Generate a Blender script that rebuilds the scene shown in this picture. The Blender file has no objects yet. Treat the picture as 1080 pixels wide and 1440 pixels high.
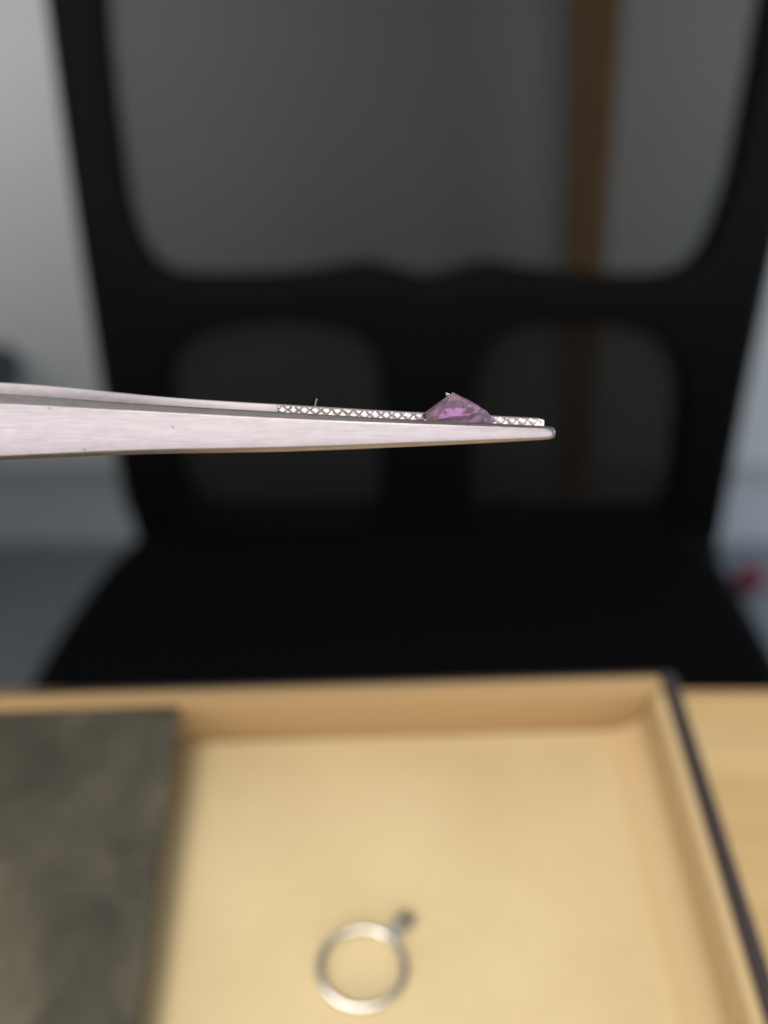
import bpy, bmesh, math, random
from mathutils import Vector, Matrix
random.seed(7)
R = math.radians
SC = bpy.context.scene
COL = SC.collection

# ------------------------------------------------------------ camera
CAM = Vector((0.0, 0.0, 0.943))
PITCH = R(48)
cd = bpy.data.cameras.new('camera')
cam = bpy.data.objects.new('camera', cd); COL.objects.link(cam)
cam.location = CAM
cam.rotation_euler = (R(90) - PITCH, 0, 0)
cd.sensor_fit = 'VERTICAL'
cd.lens = 4.25
cd.sensor_height = 4.25 * 1440 / 1100.0
cd.sensor_width = cd.sensor_height * 0.75
cd.clip_start = 0.004
cd.clip_end = 30
cd.dof.use_dof = True
cd.dof.focus_distance = 0.0878
cd.dof.aperture_fstop = 1.18
SC.camera = cam

# ------------------------------------------------------------ world, lamps, exposure
w = bpy.data.worlds.new('World'); SC.world = w; w.use_nodes = True
bg = w.node_tree.nodes['Background']
bg.inputs[0].default_value = (0.70, 0.86, 1.0, 1); bg.inputs[1].default_value = 0.10

def area(name, loc, target, sx, sy, power, col, spread=180):
    l = bpy.data.lights.new(name, 'AREA'); l.shape = 'RECTANGLE'
    l.spread = R(spread); l.size = sx; l.size_y = sy; l.energy = power; l.color = col
    o = bpy.data.objects.new(name, l); COL.objects.link(o)
    o.location = loc
    o.rotation_euler = (Vector(target) - Vector(loc)).to_track_quat('-Z', 'Y').to_euler()
    return o
area('tray_key_light', (-0.13, -0.14, 1.62), (0, 0.02, 0.75), 0.42, 0.25, 0.89, (1.0, 0.95, 0.90), 62)  # unseen key light added above the tray; falloff keeps the wall dim
area('soft_source_behind', (-0.7, -2.1, 1.95), (-.7, 0.5, 1.0), 6.2, 2.1, 86, (1.0, 0.955, 0.955))  # unseen broad source, widened so the far arm reflects it
area('side_cool_light', (2.3, 0.45, 0.62), (0.5, 0.87, 0.2), 0.8, 1.0, 26, (0.62, 0.78, 1.0))  # unseen cool source added to brighten the right side of the wall
SC.view_settings.view_transform = 'Standard'
SC.view_settings.look = 'None'
SC.view_settings.exposure = 0
SC.view_settings.gamma = 1
SC.cycles.max_bounces = 16
SC.cycles.transmission_bounces = 12
SC.cycles.transparent_max_bounces = 12

# ------------------------------------------------------------ material helpers
def mat(name, base=(.5, .5, .5), rough=.6, metal=0.0, spec=.5):
    m = bpy.data.materials.new(name); m.use_nodes = True
    b = m.node_tree.nodes['Principled BSDF']
    b.inputs['Base Color'].default_value = (*base, 1)
    b.inputs['Roughness'].default_value = rough
    b.inputs['Metallic'].default_value = metal
    b.inputs['Specular IOR Level'].default_value = spec
    return m
def nd(m, t, **k):
    n = m.node_tree.nodes.new(t)
    for a, v in k.items(): setattr(n, a, v)
    return n
def lk(m, a, b): m.node_tree.links.new(a, b)
def noise(m, scale, detail=4, rough=.55, stretch=(1, 1, 1), dist=0.0):
    tc = nd(m, 'ShaderNodeTexCoord'); mp = nd(m, 'ShaderNodeMapping')
    mp.inputs['Scale'].default_value = stretch
    lk(m, tc.outputs['Object'], mp.inputs[0])
    n = nd(m, 'ShaderNodeTexNoise')
    n.inputs['Scale'].default_value = scale; n.inputs['Detail'].default_value = detail
    n.inputs['Roughness'].default_value = rough; n.inputs['Distortion'].default_value = dist
    lk(m, mp.outputs[0], n.inputs['Vector'])
    return n.outputs['Fac']
def ramp(m, fac, stops):
    r = nd(m, 'ShaderNodeValToRGB'); e = r.color_ramp.elements
    while len(e) < len(stops): e.new(.5)
    for i, (p, c) in enumerate(stops):
        e[i].position = p; e[i].color = (*c, 1) if len(c) == 3 else c
    lk(m, fac, r.inputs[0]); return r.outputs[0]
def bsdf(m): return m.node_tree.nodes['Principled BSDF']
def bump(m, fac, strength, dist):
    b = nd(m, 'ShaderNodeBump'); b.inputs['Strength'].default_value = strength
    b.inputs['Distance'].default_value = dist
    lk(m, fac, b.inputs['Height']); lk(m, b.outputs[0], bsdf(m).inputs['Normal'])
    return b

# brushed steel
def steel(name, grain=1.0, lo=(.34, .310, .318), hi=(.475, .430, .442)):
    m = mat(name, (.80, .755, .765), .36, 1.0)
    f1 = noise(m, 5200, 6, .7, (.045, 1, 1))          # long brushing lines along the arm
    f2 = noise(m, 1100, 5, .6, (.5, 1, 1))
    c = nd(m, 'ShaderNodeMix', data_type='RGBA', blend_type='MULTIPLY'); c.inputs[0].default_value = 1
    lk(m, ramp(m, f1, [(.22, lo), (.66, hi)]), c.inputs[6])
    lk(m, ramp(m, f2, [(.3, (.90, .90, .90)), (.62, (1, 1, 1))]), c.inputs[7])
    v = nd(m, 'ShaderNodeTexVoronoi'); v.inputs['Scale'].default_value = 420
    tc = nd(m, 'ShaderNodeTexCoord'); lk(m, tc.outputs['Object'], v.inputs['Vector'])
    pits = ramp(m, v.outputs['Distance'], [(.05, (.45, .42, .42)), (.085, (1, 1, 1))])
    c2 = nd(m, 'ShaderNodeMix', data_type='RGBA', blend_type='MULTIPLY'); c2.inputs[0].default_value = .6
    lk(m, c.outputs[2], c2.inputs[6]); lk(m, pits, c2.inputs[7])
    lk(m, c2.outputs[2], bsdf(m).inputs['Base Color'])
    rr = nd(m, 'ShaderNodeMapRange'); rr.inputs['To Min'].default_value = .28; rr.inputs['To Max'].default_value = .48
    lk(m, f1, rr.inputs['Value']); lk(m, rr.outputs[0], bsdf(m).inputs['Roughness'])
    bump(m, f1, .35 * grain, .00002)
    return m
M_STEEL = steel('brushed_steel')
M_STEEL_LIT = steel('far_arm_steel_lit', .6, (.78, .72, .735), (.90, .84, .855))  # same steel as the near arm; brighter reflection put into a paler colour
M_TOOTH = mat('tooth_steel', (.76, .72, .715), .33, 1.0)
M_GROOVE = mat('groove_steel', (.42, .38, .37), .45, 1.0)

def gem_material():
    m = bpy.data.materials.new('purple_sapphire'); m.use_nodes = True
    b = bsdf(m)
    b.inputs['Base Color'].default_value = (.80, .62, .78, 1)
    b.inputs['Roughness'].default_value = .0
    b.inputs['IOR'].default_value = 1.76
    b.inputs['Transmission Weight'].default_value = 0.91
    va = nd(m, 'ShaderNodeVolumeAbsorption')
    va.inputs['Color'].default_value = (.62, .30, .60, 1); va.inputs['Density'].default_value = 185
    lk(m, va.outputs[0], m.node_tree.nodes['Material Output'].inputs['Volume'])
    return m
M_GEM = gem_material()

M_TAN = mat('tan_suede', (.6, .45, .26), .95, 0, .2)
f = noise(M_TAN, 28, 3, .5)
f_b = noise(M_TAN, 900, 4, .6)
mx = nd(M_TAN, 'ShaderNodeMix', data_type='RGBA', blend_type='MULTIPLY'); mx.inputs[0].default_value = 1
lk(M_TAN, ramp(M_TAN, f, [(.3, (.67, .53, .295)), (.7, (.74, .60, .345))]), mx.inputs[6])
lk(M_TAN, ramp(M_TAN, f_b, [(.3, (.9, .9, .9)), (.7, (1, 1, 1))]), mx.inputs[7])
lk(M_TAN, mx.outputs[2], bsdf(M_TAN).inputs['Base Color'])
bump(M_TAN, f_b, .4, .0004)
M_TANWALL = mat('tan_lining_shaded', (.42, .275, .128), .9, 0, .2)  # wall shade put into the colour: darker than the floor suede
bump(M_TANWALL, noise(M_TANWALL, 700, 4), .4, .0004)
M_TANSIDE = mat('tan_side_lining_lit', (.56, .41, .22), .9, 0, .2)  # lighter copy for the right wall, lamp light put into the colour
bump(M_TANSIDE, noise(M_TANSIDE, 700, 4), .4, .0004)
M_BROWN = mat('dark_brown_leatherette', (.035, .022, .022), .5)
bump(M_BROWN, noise(M_BROWN, 600, 4), .5, .0003)

M_PAD = mat('dark_grey_pad', (.09, .08, .06), .85, 0, .3)
f = noise(M_PAD, 42, 4, .6, dist=.6)
lk(M_PAD, ramp(M_PAD, f, [(.32, (.044, .039, .028)), (.5, (.070, .063, .043)), (.72, (.122, .108, .076))]), bsdf(M_PAD).inputs['Base Color'])
bump(M_PAD, noise(M_PAD, 300, 5), .5, .0006)

M_WOOD = mat('pale_wood', (.6, .4, .18), .42, 0, .4)
f = noise(M_WOOD, 26, 6, .6, (.12, 1, 1), .4)
f2 = noise(M_WOOD, 260, 4, .6, (.06, 1, 1))
mx = nd(M_WOOD, 'ShaderNodeMix', data_type='RGBA', blend_type='MULTIPLY'); mx.inputs[0].default_value = 1
lk(M_WOOD, ramp(M_WOOD, f, [(.3, (.56, .37, .15)), (.5, (.67, .47, .21)), (.7, (.78, .58, .30))]), mx.inputs[6])
lk(M_WOOD, ramp(M_WOOD, f2, [(.3, (.85, .82, .78)), (.7, (1, 1, 1))]), mx.inputs[7])
lk(M_WOOD, mx.outputs[2], bsdf(M_WOOD).inputs['Base Color'])
bump(M_WOOD, f2, .2, .0002)
M_EDGE = mat('desk_edge_band', (.45, .28, .12), .5)

M_WALL = mat('pale_wall_paint', (.60, .61, .59), .55)
f = noise(M_WALL, 3, 4)
lk(M_WALL, ramp(M_WALL, f, [(.3, (.73, .75, .73)), (.7, (.79, .81, .79))]), bsdf(M_WALL).inputs['Base Color'])
bump(M_WALL, noise(M_WALL, 180, 4), .15, .001)
M_FLOOR = mat('grey_floor', (.25, .27, .30), .45)
f = noise(M_FLOOR, 5, 5)
lk(M_FLOOR, ramp(M_FLOOR, f, [(.3, (.165, .185, .200)), (.7, (.225, .245, .262))]), bsdf(M_FLOOR).inputs['Base Color'])
bump(M_FLOOR, noise(M_FLOOR, 60, 4), .1, .001)
M_POST = mat('brown_wood_post', (.34, .17, .06), .5)
f = noise(M_POST, 30, 5, .6, (1, 1, .08))
lk(M_POST, ramp(M_POST, f, [(.3, (.36, .18, .045)), (.7, (.50, .275, .08))]), bsdf(M_POST).inputs['Base Color'])
M_BLACK = mat('black_plastic', (.0040, .0040, .0042), .6, 0, .10)
bump(M_BLACK, noise(M_BLACK, 900, 3), .25, .0004)
M_SEAT = mat('black_seat_fabric', (.0050, .0050, .0050), .95, 0, .05)
bump(M_SEAT, noise(M_SEAT, 1200, 4), .6, .0006)
M_RED = mat('red_plastic', (.24, .028, .045), .7)
M_SILVER = mat('polished_silver', (.60, .575, .55), .24, 1.0)
M_HEAD = mat('darker_silver', (.40, .39, .36), .35, 1.0)  # prong head, darker and rougher than the band
M_KNOB = mat('dark_grey_rubber', (.045, .045, .045), .7)
M_FIBRE = mat('white_fibre', (.8, .78, .75), .8)

# mesh fabric: open weave - threads with see-through holes between
M_NET = bpy.data.materials.new('black_mesh_fabric'); M_NET.use_nodes = True
b = bsdf(M_NET); b.inputs['Base Color'].default_value = (.018, .017, .015, 1); b.inputs['Roughness'].default_value = .9; b.inputs['Specular IOR Level'].default_value = .1
tc = nd(M_NET, 'ShaderNodeTexCoord')
wv = nd(M_NET, 'ShaderNodeTexWave', wave_type='BANDS', bands_direction='X'); wv.inputs['Scale'].default_value = 110
lk(M_NET, tc.outputs['Object'], wv.inputs['Vector'])
mr = nd(M_NET, 'ShaderNodeMapRange'); mr.inputs['To Min'].default_value = .43; mr.inputs['To Max'].default_value = .61
lk(M_NET, wv.outputs['Fac'], mr.inputs['Value'])
tr = nd(M_NET, 'ShaderNodeBsdfTransparent'); ms = nd(M_NET, 'ShaderNodeMixShader')
lk(M_NET, mr.outputs[0], ms.inputs[0]); lk(M_NET, tr.outputs[0], ms.inputs[1]); lk(M_NET, b.outputs[0], ms.inputs[2])
lk(M_NET, ms.outputs[0], M_NET.node_tree.nodes['Material Output'].inputs['Surface'])

# ------------------------------------------------------------ object helpers
def link_mesh(name, me, m, parent=None):
    o = bpy.data.objects.new(name, me); COL.objects.link(o)
    if m: me.materials.clear(); me.materials.append(m)
    if parent: o.parent = parent
    return o
def from_bm(name, bm, m, parent=None, smooth=False):
    me = bpy.data.meshes.new(name)
    bmesh.ops.recalc_face_normals(bm, faces=bm.faces)
    bm.to_mesh(me); bm.free()
    if smooth:
        me.polygons.foreach_set('use_smooth', [True] * len(me.polygons))
    return link_mesh(name, me, m, parent)
def auto_smooth(o, ang=35):
    me = o.data; bm = bmesh.new(); bm.from_mesh(me)
    for f in bm.faces: f.smooth = True
    for e in bm.edges:
        if len(e.link_faces) == 2 and e.calc_face_angle(0) > R(ang): e.smooth = False
    bm.to_mesh(me); bm.free()
def empty(name, loc=(0, 0, 0), rot=(0, 0, 0)):
    o = bpy.data.objects.new(name, None); COL.objects.link(o)
    o.location = loc; o.rotation_euler = rot; o.empty_display_size = .01
    return o
def tag(o, label=None, cat=None, group=None, kind=None):
    if label: o['label'] = label
    if cat: o['category'] = cat
    if group: o['group'] = group
    if kind: o['kind'] = kind
    return o
def box(name, lo, hi, m, parent=None, bev=0.0, seg=2):
    bm = bmesh.new(); bmesh.ops.create_cube(bm, size=1)
    for v in bm.verts:
        for i in range(3): v.co[i] = (lo[i] + hi[i]) / 2 + v.co[i] * (hi[i] - lo[i])
    if bev: bmesh.ops.bevel(bm, geom=bm.edges[:], offset=bev, segments=seg, profile=.5, affect='EDGES')
    o = from_bm(name, bm, m, parent)
    if bev: auto_smooth(o)
    return o
def catmull(pts, n=6):
    out = []
    L = len(pts)
    for i in range(L):
        p0, p1, p2, p3 = [Vector(pts[(i + k - 1) % L]) for k in range(4)]
        for j in range(n):
            t = j / n
            out.append(.5 * ((2 * p1) + (p2 - p0) * t + (2 * p0 - 5 * p1 + 4 * p2 - p3) * t * t + (3 * p1 - p0 - 3 * p2 + p3) * t ** 3))
    return out
def plate(name, loops, thick, bevel, m, parent=None):
    """flat plate with holes, from closed 2-D loops, rounded edges, real thickness"""
    cu = bpy.data.curves.new(name, 'CURVE'); cu.dimensions = '2D'; cu.fill_mode = 'BOTH'
    cu.extrude = thick / 2 - bevel; cu.bevel_depth = bevel; cu.bevel_resolution = 3; cu.offset = -bevel
    for lp in loops:
        s = cu.splines.new('POLY'); s.points.add(len(lp) - 1); s.use_cyclic_u = True
        for p, q in zip(s.points, lp): p.co = (q[0], q[1], 0, 1)
    tmp = bpy.data.objects.new('tmp', cu); COL.objects.link(tmp)
    bpy.context.view_layer.update()
    dg = bpy.context.evaluated_depsgraph_get()
    me = bpy.data.meshes.new_from_object(tmp.evaluated_get(dg))
    bpy.data.objects.remove(tmp); bpy.data.curves.remove(cu)
    me.name = name
    o = link_mesh(name, me, m, parent); auto_smooth(o, 40); return o
def tube(bm, path, rad, n=10, closed=False):
    path = [Vector(p) for p in path]; rings = []
    for i, p in enumerate(path):
        a = path[(i - 1) % len(path)] if (closed or i) else p
        c = path[(i + 1) % len(path)] if (closed or i < len(path) - 1) else p
        t = (c - a).normalized()
        u = t.orthogonal().normalized() if not rings else (pu - t * pu.dot(t)).normalized()
        pu = u; v = t.cross(u)
        r = rad[i] if isinstance(rad, (list, tuple)) else rad
        rings.append([bm.verts.new(p + r * (math.cos(2 * math.pi * k / n) * u + math.sin(2 * math.pi * k / n) * v)) for k in range(n)])
    m_ = len(rings)
    for i in range(m_ if closed else m_ - 1):
        A, B = rings[i], rings[(i + 1) % m_]
        for k in range(n): bm.faces.new((A[k], A[(k + 1) % n], B[(k + 1) % n], B[k]))
    if not closed:
        bm.faces.new(rings[0]); bm.faces.new(rings[-1])

# ------------------------------------------------------------ setting: floor, wall
tag(box('floor', (-3, -2.5, -.05), (3, .868, 0), M_FLOOR), kind='structure')
tag(box('wall', (-3, .87, -.05), (3, .97, 2.7), M_WALL), kind='structure')

M_COVE = mat('blend_cove_grey', (.44, .46, .465), .5)  # cove added to soften the shading step between wall and floor
bm = bmesh.new(); RC = .085
arc = [(.8695 - RC + RC * math.sin(t), .0005 + RC - RC * math.cos(t)) for t in [math.pi / 2 * i / 12 for i in range(13)]] + [(.8695, -.0005 + .001)]
A_ = [bm.verts.new((-3, y, z)) for y, z in arc]; B_ = [bm.verts.new((3, y, z)) for y, z in arc]
for k in range(len(arc)): bm.faces.new((A_[k], A_[(k + 1) % len(arc)], B_[(k + 1) % len(arc)], B_[k]))
bm.faces.new(A_); bm.faces.new(B_)
sk = from_bm('added_cove', bm, M_COVE); auto_smooth(sk, 30); tag(sk, kind='structure')

# ------------------------------------------------------------ desk
desk = tag(empty('desk', (0, -.3, 0)), 'pale yellow wooden desk carrying the tan tray', 'desk')
def dbox(name, lo, hi, m, bev): return box(name, (lo[0], lo[1] + .3, lo[2]), (hi[0], hi[1] + .3, hi[2]), m, desk, bev)
dbox('desktop', (-1.75, -.65, .715), (.85, .1125, .740), M_WOOD, .0025)
dbox('edge_band', (-1.75, .1128, .7155), (.85, .1145, .7385), M_EDGE, .0006)
dbox('modesty_panel', (-1.70, -.30, .18), (.80, -.282, .713), M_WOOD, .002)
for x0 in (-1.73, .80):
    dbox('side_panel', (x0, -.62, 0), (x0 + .028, .06, .7135), M_WOOD, .002)

# ------------------------------------------------------------ tray
TR = R(1.9)
tray = tag(empty('tray', (.0745, .1045, .7405), (0, 0, TR)), 'tan suede lined jewellery tray with dark brown outer sides on the desk', 'tray')
TX, TY = -.285, -.215     # tray spans x TX..0, y TY..0 in its own frame
H = .0265
box('tray_base', (TX + .0005, TY + .0005, 0), (-.0005, -.0005, .0045), M_BROWN, tray, .001)
box('tray_floor', (TX + .0062, TY + .0062, .0047), (-.0062, -.0062, .0062), M_TAN, tray, .0004)
T = .0060                 # wall thickness: inner lining + dark outer skin
def wall_piece(lo, hi, m=None):
    box('lining_wall', (lo[0], lo[1], .0048), (hi[0], hi[1], H), m or M_TANWALL, tray, .0011, 3)
def skin_piece(lo, hi):
    box('outer_wall', (lo[0], lo[1], .0048), (hi[0], hi[1], H + .0002), M_BROWN, tray, .0010, 3)
wall_piece((TX + .0022, -T), (-.0040, -.0016)); box('outer_wall', (TX, -.0014, .0048), (0, 0, H - .0012), M_BROWN, tray, .0006, 3)
wall_piece((TX + .0022, TY + .0022), (-.0040, TY + T)); skin_piece((TX, TY), (0, TY + .002))
wall_piece((-T - .0008, TY + T + .0002), (-.0040, -T - .0002), M_TANSIDE); skin_piece((-.0038, TY + .0022), (0, -.0016))
wall_piece((TX + .0022, TY + T + .0002), (TX + T, -T - .0002)); skin_piece((TX, TY + .0022), (TX + .002, -.0016))

bm = bmesh.new(); xs = -T - .0007; fr_ = .0075; fa, fb = [], []
arc = [(xs - fr_ + fr_ * math.sin(t), .0064 + fr_ - fr_ * math.cos(t)) for t in [math.pi / 2 * i / 8 for i in range(9)]] + [(xs + .0004, .0064 + fr_), (xs + .0004, .0058), (xs - fr_, .0058)]
for p in arc:
    fa.append(bm.verts.new((p[0], TY + T + .0004, p[1]))); fb.append(bm.verts.new((p[0], -T - .0004, p[1])))
for k in range(len(arc)): bm.faces.new((fa[k], fa[(k + 1) % len(arc)], fb[(k + 1) % len(arc)], fb[k]))
bm.faces.new(fa); bm.faces.new(fb)
auto_smooth(from_bm('corner_fillet', bm, M_TANSIDE, tray), 30)

# dark pad lying at the left of the tray
# (its back edge rests against the back wall of the tray, its near edge on the tray floor)
pad = box('display_board', (-.125, -.190, -.0022), (0, 0, 0), M_PAD, None, .0008, 3)
pad.location = (-.0508, .0936, .7672); pad.rotation_euler = (R(5.2), 0, TR)
tag(pad, 'mottled dark grey board leaning on the back wall in the left side of the tray', 'board')

# ------------------------------------------------------------ ring with empty prong setting, lying on its side
ringx = tag(empty('ring', (-.0048, .0405, .7469), (0, 0, R(0))), 'silver ring with an empty raised prong head lying flat on tan suede', 'ring')
ringx.scale = (.98, .80, 1)
bm = bmesh.new()
N = 96; prof = []
ro, ri, hw = .0104, .0086, .0015
for k in range(16):
    a = 2 * math.pi * k / 16; c, s = math.cos(a), math.sin(a)
    pr = (abs(c) ** .6) * (1 if c > 0 else -1); pz = (abs(s) ** .5) * (1 if s > 0 else -1)
    prof.append(((ro + ri) / 2 + pr * (ro - ri) / 2, pz * hw + hw))
rings = []
HEADA = R(51)
for i in range(N):
    a = 2 * math.pi * i / N
    d = abs((a - HEADA + math.pi) % (2 * math.pi) - math.pi)
    taper = 1 - .22 * math.exp(-(d / .45) ** 2)
    rings.append([bm.verts.new((r * math.cos(a), r * math.sin(a), (z - hw) * taper + hw)) for r, z in prof])
for i in range(N):
    A, B = rings[i], rings[(i + 1) % N]
    for k in range(16): bm.faces.new((A[k], A[(k + 1) % 16], B[(k + 1) % 16], B[k]))
from_bm('band', bm, M_SILVER, ringx, True)
hd = Vector((math.cos(HEADA), math.sin(HEADA), 0)); sd = Vector((-hd.y, hd.x, 0)); up = Vector((0, 0, 1))
base = hd * ro + up * hw
for k in range(6):
    a = 2 * math.pi * k / 6
    o_ = sd * math.cos(a) + up * math.sin(a)
    bm = bmesh.new()
    p = [base - hd * .0014 + o_ * .0010, base + hd * .0014 + o_ * .0014, base + hd * .0040 + o_ * .0017, base + hd * .0066 + o_ * .0019, base + hd * .0074 + o_ * .0016]
    tube(bm, p, [.0005, .00048, .00042, .0004, .0003], 8)
    from_bm('prong', bm, M_HEAD, ringx, True)
for h_, r_ in ((.0006, .0012), (.0018, .0015), (.0036, .0020)):
    bm = bmesh.new()
    tube(bm, [base + hd * h_ + (sd * math.cos(t) + up * math.sin(t)) * r_ for t in [2 * math.pi * i / 24 for i in range(24)]], .00028, 8, True)
    from_bm('basket_rail', bm, M_HEAD, ringx, True)

# ------------------------------------------------------------ tweezers
TWROT = (-R(34.3), 0, 0)
O = Vector((.0082, .0658, .8839))
tw = tag(empty('tweezers', O, TWROT), 'steel gem tweezers with serrated tips gripping the purple stone', 'tweezers')
def lerp(tab, s):
    if s <= tab[0][0]: return tab[0][1]
    for (a, x), (b_, y) in zip(tab, tab[1:]):
        if s <= b_:
            t = (s - a) / (b_ - a); return x + (y - x) * t
    return tab[-1][1]
def smoothtab(tab, k=4):
    # catmull through table, resampled
    out = []
    for i in range(len(tab) - 1):
        p0 = tab[max(i - 1, 0)]; p1 = tab[i]; p2 = tab[i + 1]; p3 = tab[min(i + 2, len(tab) - 1)]
        for j in range(k):
            t = j / k; out.append(tuple(.5 * (2 * b + (c - a) * t + (2 * a - 5 * b + 4 * c - d) * t * t + (3 * b - a - 3 * c + d) * t ** 3) for a, b, c, d in zip(p0, p1, p2, p3)))
    out.append(tab[-1]); return out
TOP = smoothtab([(-.130, .0026), (-.115, .0030), (-.095, .0044), (-.075, .0051), (-.060, .0047), (-.0496, .00422), (-.0344, .00307), (-.0190, .00219), (-.0067, .00146), (.0034, .00100), (.0096, .00069)])
BOT = smoothtab([(-.130, -.0026), (-.115, -.0030), (-.095, -.0036), (-.075, -.0037), (-.060, -.0034), (-.0497, -.00295), (-.0344, -.00236), (-.0190, -.00208), (-.0067, -.00160), (.0033, -.00112), (.0094, -.00077)])
FIN = smoothtab([(-.130, .0006), (-.122, .0005), (-.110, -.0012), (-.090, -.0034), (-.070, -.0036), (-.050, -.0030), (-.030, -.0028), (.0100, -.0028)])
RIN = smoothtab([(-.130, .0008), (-.122, .0009), (-.110, .0040), (-.090, .0084), (-.070, .0092), (-.0496, .0076), (-.0344, .0050), (-.026, .0043), (-.0190, .0042), (-.0067, .0042), (.0100, .0041)])
THK = [(-.13, .0016), (-.05, .0015), (-.02, .0013), (.0, .0011), (.010, .0009)]
CHT = [(-.13, .0009), (-.0496, .00092), (-.0344, .00062), (-.019, .00058), (-.0067, .00036), (.0034, .00026), (.0105, .00020)]
CHB = [(-.13, .0006), (-.0496, .00056), (-.019, .00060), (-.0067, .00055), (.0034, .00042), (.0105, .00026)]
def arm_mesh(name, inner, side, tip, parent):
    """lofted arm; side -1: outer face toward the viewer, +1: outer face away"""
    bm = bmesh.new(); st = []
    s = -.130
    while s < tip - .0012: st.append(s); s += .0008
    for q in (0.0, .25, .45, .62, .76, .87, .95, 1.0): st.append(tip - .0012 + .0012 * q)
    rings = []
    for s in st:
        wt, wb, yi, th = lerp(TOP, s), lerp(BOT, s), lerp(inner, s), lerp(THK, s)
        e = (s - (tip - .0012)) / .0012
        if e > 0:                                  # rounded tip
            k = math.sqrt(max(0, 1 - (e * .93) ** 2.4)); c = (wt + wb) / 2; hwid = (wt - wb) / 2
            wt, wb = c + hwid * (.42 + .58 * k), c - hwid * (.42 + .58 * k); th *= .55 + .45 * k
        hgt = wt - wb
        ct = lerp(CHT, s); cb = lerp(CHB, s); ct = min(ct, hgt * .25); cb = min(cb, hgt * .25)     # top and bottom rounding
        tl = .00008 * min(1, max(0, (-.0195 - s) / .002)) if side > 0 else 0     # far arm: its smooth inner face rolls off towards the top
        pts = [(0, wb + .00008), (tl * .2, wt - min(.0012, hgt * .5)), (tl + .00002, wt - .00006), (tl + .00008, wt)]
        pts += [(th * .30, wt - ct * .03), (th * .46, wt - ct * .13), (th * .86, wt - ct * .82), (th * .965, wt - ct * .97)]
        pts += [(th * 1.0, wt - ct * 1.25), (th * 1.03, (wt + wb) / 2), (th * 1.0, wb + cb * 1.25)]
        pts += [(th * .97, wb + cb), (th * .80, wb + cb * .55), (th * .5, wb + cb * .08), (.00008, wb)]
        rings.append([bm.verts.new((s, yi + side * a, b_)) for a, b_ in pts])
    n = len(rings[0])
    for A, B in zip(rings, rings[1:]):
        for k in range(n): bm.faces.new((A[k], A[(k + 1) % n], B[(k + 1) % n], B[k]))
    bm.faces.new(rings[0]); bm.faces.new(rings[-1])
    o = from_bm(name, bm, M_STEEL, parent); auto_smooth(o, 32); return o
front = arm_mesh('arm', FIN, -1, .0103, tw)
front['label'] = 'near arm of the tweezers showing its broad brushed outer face'
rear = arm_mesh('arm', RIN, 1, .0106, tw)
rear.data.materials.clear(); rear.data.materials.append(M_STEEL_LIT)
rear['label'] = 'far arm of the tweezers with diamond serration along its inner tip'
box('joint_block', (-.1325, -.0012, -.0029), (-.1140, .0026, .0029), M_STEEL, tw, .0006)

# serration floor + teeth on the inner face of the far arm
def clip(poly, a, b_, c):          # keep points with a*x+b*y<=c
    out = []
    for i in range(len(poly)):
        p, q = poly[i], poly[(i + 1) % len(poly)]
        dp, dq = a * p[0] + b_ * p[1] - c, a * q[0] + b_ * q[1] - c
        if dp <= 0: out.append(p)
        if dp * dq < 0:
            t = dp / (dp - dq); out.append((p[0] + (q[0] - p[0]) * t, p[1] + (q[1] - p[1]) * t))
    return out
S0, S1 = -.0207, .0103
bm = bmesh.new(); ra = []
sN = 30
for i in range(sN + 1):
    s = S0 + (S1 - S0) * i / sN
    y = lerp(RIN, s); top, bot = lerp(TOP, s) - .00006, lerp(BOT, s) + .00006
    if i == sN: top -= .0002; bot += .0002
    ra.append([bm.verts.new((s, y - .00003, bot)), bm.verts.new((s, y - .00003, top)), bm.verts.new((s, y + .0001, top)), bm.verts.new((s, y + .0001, bot))])
for A, B in zip(ra, ra[1:]):
    for k in range(4): bm.faces.new((A[k], A[(k + 1) % 4], B[(k + 1) % 4], B[k]))
bm.faces.new(ra[0]); bm.faces.new(ra[-1])
from_bm('groove_bed', bm, M_GROOVE, rear)
P = .00128
j = 0
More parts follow.
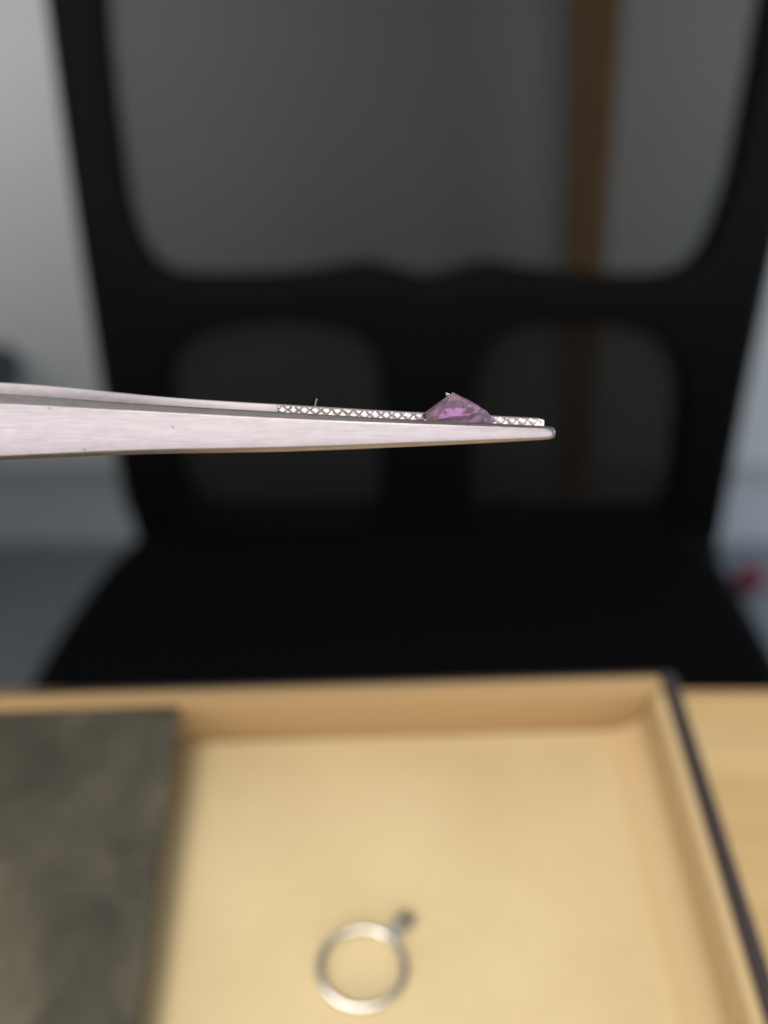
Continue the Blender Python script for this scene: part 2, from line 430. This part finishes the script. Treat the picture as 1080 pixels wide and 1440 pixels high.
for i in range(0, 50):
    for j in range(-6, 7):
        if (i + j) % 2: continue
        cx, cw = S0 + i * P / 2, -.0001 + j * P / 2 * .92
        g = .455
        poly = [(cx - P * g, cw), (cx, cw - P * g * .92), (cx + P * g, cw), (cx, cw + P * g * .92)]
        wt, wb = lerp(TOP, cx), lerp(BOT, cx)
        kt = (lerp(TOP, cx + .001) - lerp(TOP, cx - .001)) / .002
        kb = (lerp(BOT, cx + .001) - lerp(BOT, cx - .001)) / .002
        poly = clip(poly, -kt, 1, wt - kt * cx - .00007)
        if len(poly) > 2: poly = clip(poly, kb, -1, -(wb - kb * cx + .00007))
        if len(poly) > 2: poly = clip(poly, 1, 0, S1)
        if len(poly) > 2: poly = clip(poly, -1, 0, -S0 - .0001)
        if len(poly) < 3: continue
        ar = abs(sum(poly[k][0] * poly[(k + 1) % len(poly)][1] - poly[(k + 1) % len(poly)][0] * poly[k][1] for k in range(len(poly)))) / 2
        if ar < 4e-8: continue
        mx_, my_ = sum(p[0] for p in poly) / len(poly), sum(p[1] for p in poly) / len(poly)
        y = lerp(RIN, cx) - .00004
        bm = bmesh.new()
        k1, k2 = .86 + random.uniform(-.05, .04), .66 + random.uniform(-.08, .06)
        mx_ += random.uniform(-1, 1) * .00002; tlt = random.uniform(-.05, .05)
        lv = [(1, 0), (k1, .00012), (k2, .00017 + random.uniform(-.00002, .00002))]
        rs = [[bm.verts.new((mx_ + (p[0] - mx_) * k, y - h_ + (.10 * (p[1] - my_) + tlt * (p[0] - mx_) if h_ else 0), my_ + (p[1] - my_) * k)) for p in poly] for k, h_ in lv]
        n = len(poly)
        for A, B in zip(rs, rs[1:]):
            for q in range(n): bm.faces.new((A[q], A[(q + 1) % n], B[(q + 1) % n], B[q]))
        bm.faces.new(rs[-1]); bm.faces.new(rs[0])
        from_bm('tooth', bm, M_TOOTH, rear)

# ------------------------------------------------------------ the stone
gem = bpy.data.objects.new('gemstone', None)
bm = bmesh.new()
def ringpts(a, b_, c, d, z, mid=False, dx=0, dy=0):
    # cut-corner rectangle, front (-y) first, going +x; mid adds a vertex on the front and back edges
    p = [(-c, -b_), (c, -b_), (a, -d), (a, d), (c, b_), (-c, b_), (-a, d), (-a, -d)]
    return [bm.verts.new(((x + dx) * 1e-3, (y + dy) * 1e-3, z * 1e-3)) for x, y in p]
ZC = 4.05
cul = bm.verts.new((-.10e-3, 0, ZC * 1e-3))
r1 = ringpts(1.84, 1.55, 1.25, .60, ZC - 1.15)
r2 = ringpts(3.36, 2.60, 2.15, 1.35, ZC - 2.24)
r3 = ringpts(4.25, 3.40, 2.85, 1.85, ZC - 3.52)
r4 = ringpts(4.25, 3.40, 2.85, 1.85, ZC - 3.80)
r5 = ringpts(1.6, 1.2, 1.0, .6, ZC - 4.9)
for k in range(8): bm.faces.new((cul, r1[k], r1[(k + 1) % 8]))
def band(A, B, split=False):
    for k in range(8):
        q = (A[k], B[k], B[(k + 1) % 8], A[(k + 1) % 8])
        if split and k in (0, 4):
            ma = bm.verts.new(A[k].co.lerp(A[(k + 1) % 8].co, .62) + Vector((0, (-.05 if k == 0 else .05) * 1e-3, 0)))
            mb = bm.verts.new(B[k].co.lerp(B[(k + 1) % 8].co, .64) + Vector((0, (-.07 if k == 0 else .07) * 1e-3, 0)))
            ext[k] = (ma, mb)
            bm.faces.new((A[k], B[k], mb, ma)); bm.faces.new((ma, mb, B[(k + 1) % 8], A[(k + 1) % 8]))
        else: bm.faces.new(q)
ext = {}
band(r2, r3, True)
for k in range(8):            # tier between ring 1 and ring 2 (keeps the extra middle vertex welded)
    if k in ext: bm.faces.new((r1[k], r2[k], ext[k][0], r2[(k + 1) % 8], r1[(k + 1) % 8]))
    else: bm.faces.new((r1[k], r2[k], r2[(k + 1) % 8], r1[(k + 1) % 8]))
for k in range(8):
    if k in ext: bm.faces.new((r3[k], r4[k], r4[(k + 1) % 8], r3[(k + 1) % 8], ext[k][1]))
    else: bm.faces.new((r3[k], r4[k], r4[(k + 1) % 8], r3[(k + 1) % 8]))
for k in range(8): bm.faces.new((r4[k], r5[k], r5[(k + 1) % 8], r4[(k + 1) % 8]))
bm.faces.new(r5)
bmesh.ops.triangulate(bm, faces=[f for f in bm.faces if len(f.verts) == 5])
gem = from_bm('gemstone', bm, M_GEM)
GM = Matrix.Translation(O) @ Matrix.Rotation(TWROT[0], 4, 'X') @ Matrix.Translation((-.00008, .0007, 0)) @ Matrix.Rotation(R(-4.5), 4, 'Y') @ Matrix.Rotation(R(4), 4, 'Z')
gem.matrix_world = GM
tag(gem, 'faceted purple gemstone held point up between the tweezer tips', 'gemstone')

TM = Matrix.Translation(O) @ Matrix.Rotation(TWROT[0], 4, 'X')
def fibre(pts, r, label):
    bm = bmesh.new(); tube(bm, [TM @ Vector(p) for p in pts], r, 6)
    o = from_bm('lint_fibre', bm, M_FIBRE, None, True); return tag(o, label, 'lint')
ya = .0048
fibre([(-.0163, ya, .00195), (-.01625, ya, .0024), (-.0161, ya, .0029)], .00003, 'tiny pale fibre standing up from the far tweezer arm above the serration')
fibre([(-.0011, .0006, .0036), (-.00125, .0005, .00375), (-.00105, .0006, .0038), (-.0013, .0007, .00395), (-.0009, .0006, .0038), (-.00085, .0004, .0037)], .000045, 'tiny white crumb of lint stuck beside the tip of the gemstone')

# ------------------------------------------------------------ office chair
ch = tag(empty('office_chair', (.035, .30, 0)), 'black office chair with mesh back behind the desk', 'chair')
LEAN = R(12)
bk = Matrix.Translation((-.035, .13, .44)) @ Matrix.Rotation(R(90) - LEAN, 4, 'X')   # plane: local x=u, y=v up the back
outer = [(-.200, -.03), (-.207, .002), (-.209, .06), (-.208, .127), (-.203, .20), (-.197, .278), (-.188, .377), (-.178, .48), (-.160, .545), (-.10, .572), (.035, .580), (.17, .572), (.228, .545), (.244, .48), (.250, .377), (.258, .247), (.266, .150), (.275, .06), (.281, -.005), (.270, -.03), (.035, -.035)]
win = [(-.156, .377), (-.161, .323), (-.163, .262), (-.155, .232), (-.135, .221), (-.068, .221), (-.030, .226), (-.012, .2285), (.008, .224), (.029, .219), (.050, .224), (.070, .2285), (.088, .226), (.126, .221), (.185, .220), (.208, .231), (.216, .262), (.217, .300), (.212, .377), (.205, .46), (.190, .515), (.15, .535), (.035, .540), (-.08, .535), (-.125, .515), (-.145, .46)]
lw = [(-.158, .120), (-.154, .150), (-.140, .172), (-.115, .184), (-.070, .189), (-.028, .184), (-.008, .168), (-.003, .140), (-.003, .090), (-.003, .045), (-.008, .029), (-.04, .026), (-.11, .026), (-.145, .029), (-.156, .045), (-.159, .080)]
rw = [(.070, .120), (.071, .155), (.082, .178), (.110, .188), (.150, .189), (.185, .180), (.207, .160), (.219, .130), (.225, .090), (.230, .050), (.224, .029), (.20, .026), (.12, .026), (.082, .028), (.073, .040), (.070, .080)]
fr = plate('back_frame', [catmull(outer, 5), catmull(win, 5), catmull(lw, 5), catmull(rw, 5)], .026, .007, M_BLACK, ch)
fr.matrix_local = bk
net = [(-.150, .0), (-.175, .1), (-.178, .25), (-.17, .42), (-.13, .54), (.035, .556), (.20, .54), (.232, .42), (.24, .25), (.25, .1), (.24, .0)]
nt = plate('back_mesh', [catmull(net, 4)], .0012, .0004, M_NET, ch)
nt.matrix_local = bk @ Matrix.Translation((0, 0, -.0155))
low_net = [(-.19, -.01), (-.196, .10), (-.19, .19), (.035, .200), (.24, .19), (.252, .10), (.262, -.01)]
lm = plate('lower_mesh_layer', [catmull(low_net, 4)], .0012, .0004, M_NET, ch)  # second net layer added to darken the lower openings
lm.matrix_local = bk @ Matrix.Translation((0, 0, -.0205))
# seat cushion: rounded slab, slightly domed
seat = [(-.210, .408), (-.228, .375), (-.245, .320), (-.254, .27), (-.257, .18), (-.22, .06), (-.15, .01), (.035, 0), (.22, .01), (.285, .06), (.298, .18), (.295, .24), (.288, .30), (.279, .36), (.268, .402), (.25, .432), (.15, .440), (.035, .442), (-.08, .440), (-.18, .434)]
st = plate('seat_cushion', [[(p[0] - .035, p[1] - .30) for p in catmull(seat, 5)]], .06, .022, M_SEAT, ch)
st.location = (0, 0, .430)
plate('seat_shell', [[((p[0] - .035) * .92, (p[1] - .22) * .92 - .08) for p in catmull(seat, 4)]], .018, .005, M_BLACK, ch).location = (0, 0, .3895)
bm = bmesh.new(); tube(bm, [(0, -.08, .09), (0, -.08, .24)], .027, 20); tube(bm, [(0, -.08, .24), (0, -.08, .381)], .016, 20)
from_bm('gas_column', bm, M_BLACK, ch, False)
for k in range(5):
    a = 2 * math.pi * k / 5 + .3; d = Vector((math.cos(a), math.sin(a), 0)); c0 = Vector((0, -.08, 0))
    bm = bmesh.new(); tube(bm, [c0 + d * .02 + Vector((0, 0, .115)), c0 + d * .13 + Vector((0, 0, .10)), c0 + d * .27 + Vector((0, 0, .072))], [.024, .019, .013], 10)
    lg = from_bm('leg', bm, M_BLACK, ch, True)
    bm = bmesh.new(); s_ = d.cross(Vector((0, 0, 1)))
    for q in (-1, 1): tube(bm, [c0 + d * .27 + s_ * (q * .006) + Vector((0, 0, .0265)), c0 + d * .27 + s_ * (q * .022) + Vector((0, 0, .0265))], .026, 18)
    from_bm('caster', bm, M_BLACK, lg, False)

# ------------------------------------------------------------ things against the wall
# narrow wooden post leaning sideways against the wall
bm = bmesh.new(); bmesh.ops.create_cube(bm, size=1)
for v in bm.verts: v.co = Vector((v.co.x * .046, v.co.y * .022, v.co.z * 1.44 + .72))
bmesh.ops.bevel(bm, geom=bm.edges[:], offset=.003, segments=2, affect='EDGES')
post = from_bm('wooden_post', bm, M_POST)
post.location = (.291, .835, .062); post.rotation_euler = (0, R(-8.2), 0)
tag(post, 'narrow brown wooden post seen through the chair mesh against the pale wall', 'post')
# black knob on the wall at the left
bm = bmesh.new()
prof = [(.0, .0), (.024, .0), (.024, .004), (.012, .008), (.010, .020), (.022, .026), (.030, .036), (.031, .046), (.024, .055), (.0, .058)]
rr = []
for k in range(28):
    a = 2 * math.pi * k / 28
    rr.append([bm.verts.new((r * math.cos(a), -h_, r * math.sin(a))) for r, h_ in prof])
for k in range(28):
    A, B = rr[k], rr[(k + 1) % 28]
    for q in range(len(prof) - 1): bm.faces.new((A[q], B[q], B[q + 1], A[q + 1]))
bmesh.ops.remove_doubles(bm, verts=bm.verts, dist=1e-6)
kn = from_bm('wall_knob', bm, M_KNOB, None, True); kn.location = (-.518, .8695, .288)
tag(kn, 'dark rounded knob on the pale wall left of the chair', 'knob')
# small red carton on the floor
rc = empty('red_carton', (.540, .700, .0005), (0, 0, R(-8)))
tag(rc, 'small red carton standing on the floor right of the chair', 'carton')
box('carton_body', (-.017, -.013, 0), (.017, .013, .026), M_RED, rc, .002)
box('carton_lid', (-.0175, -.0135, .0262), (.0175, .0135, .034), M_RED, rc, .002)
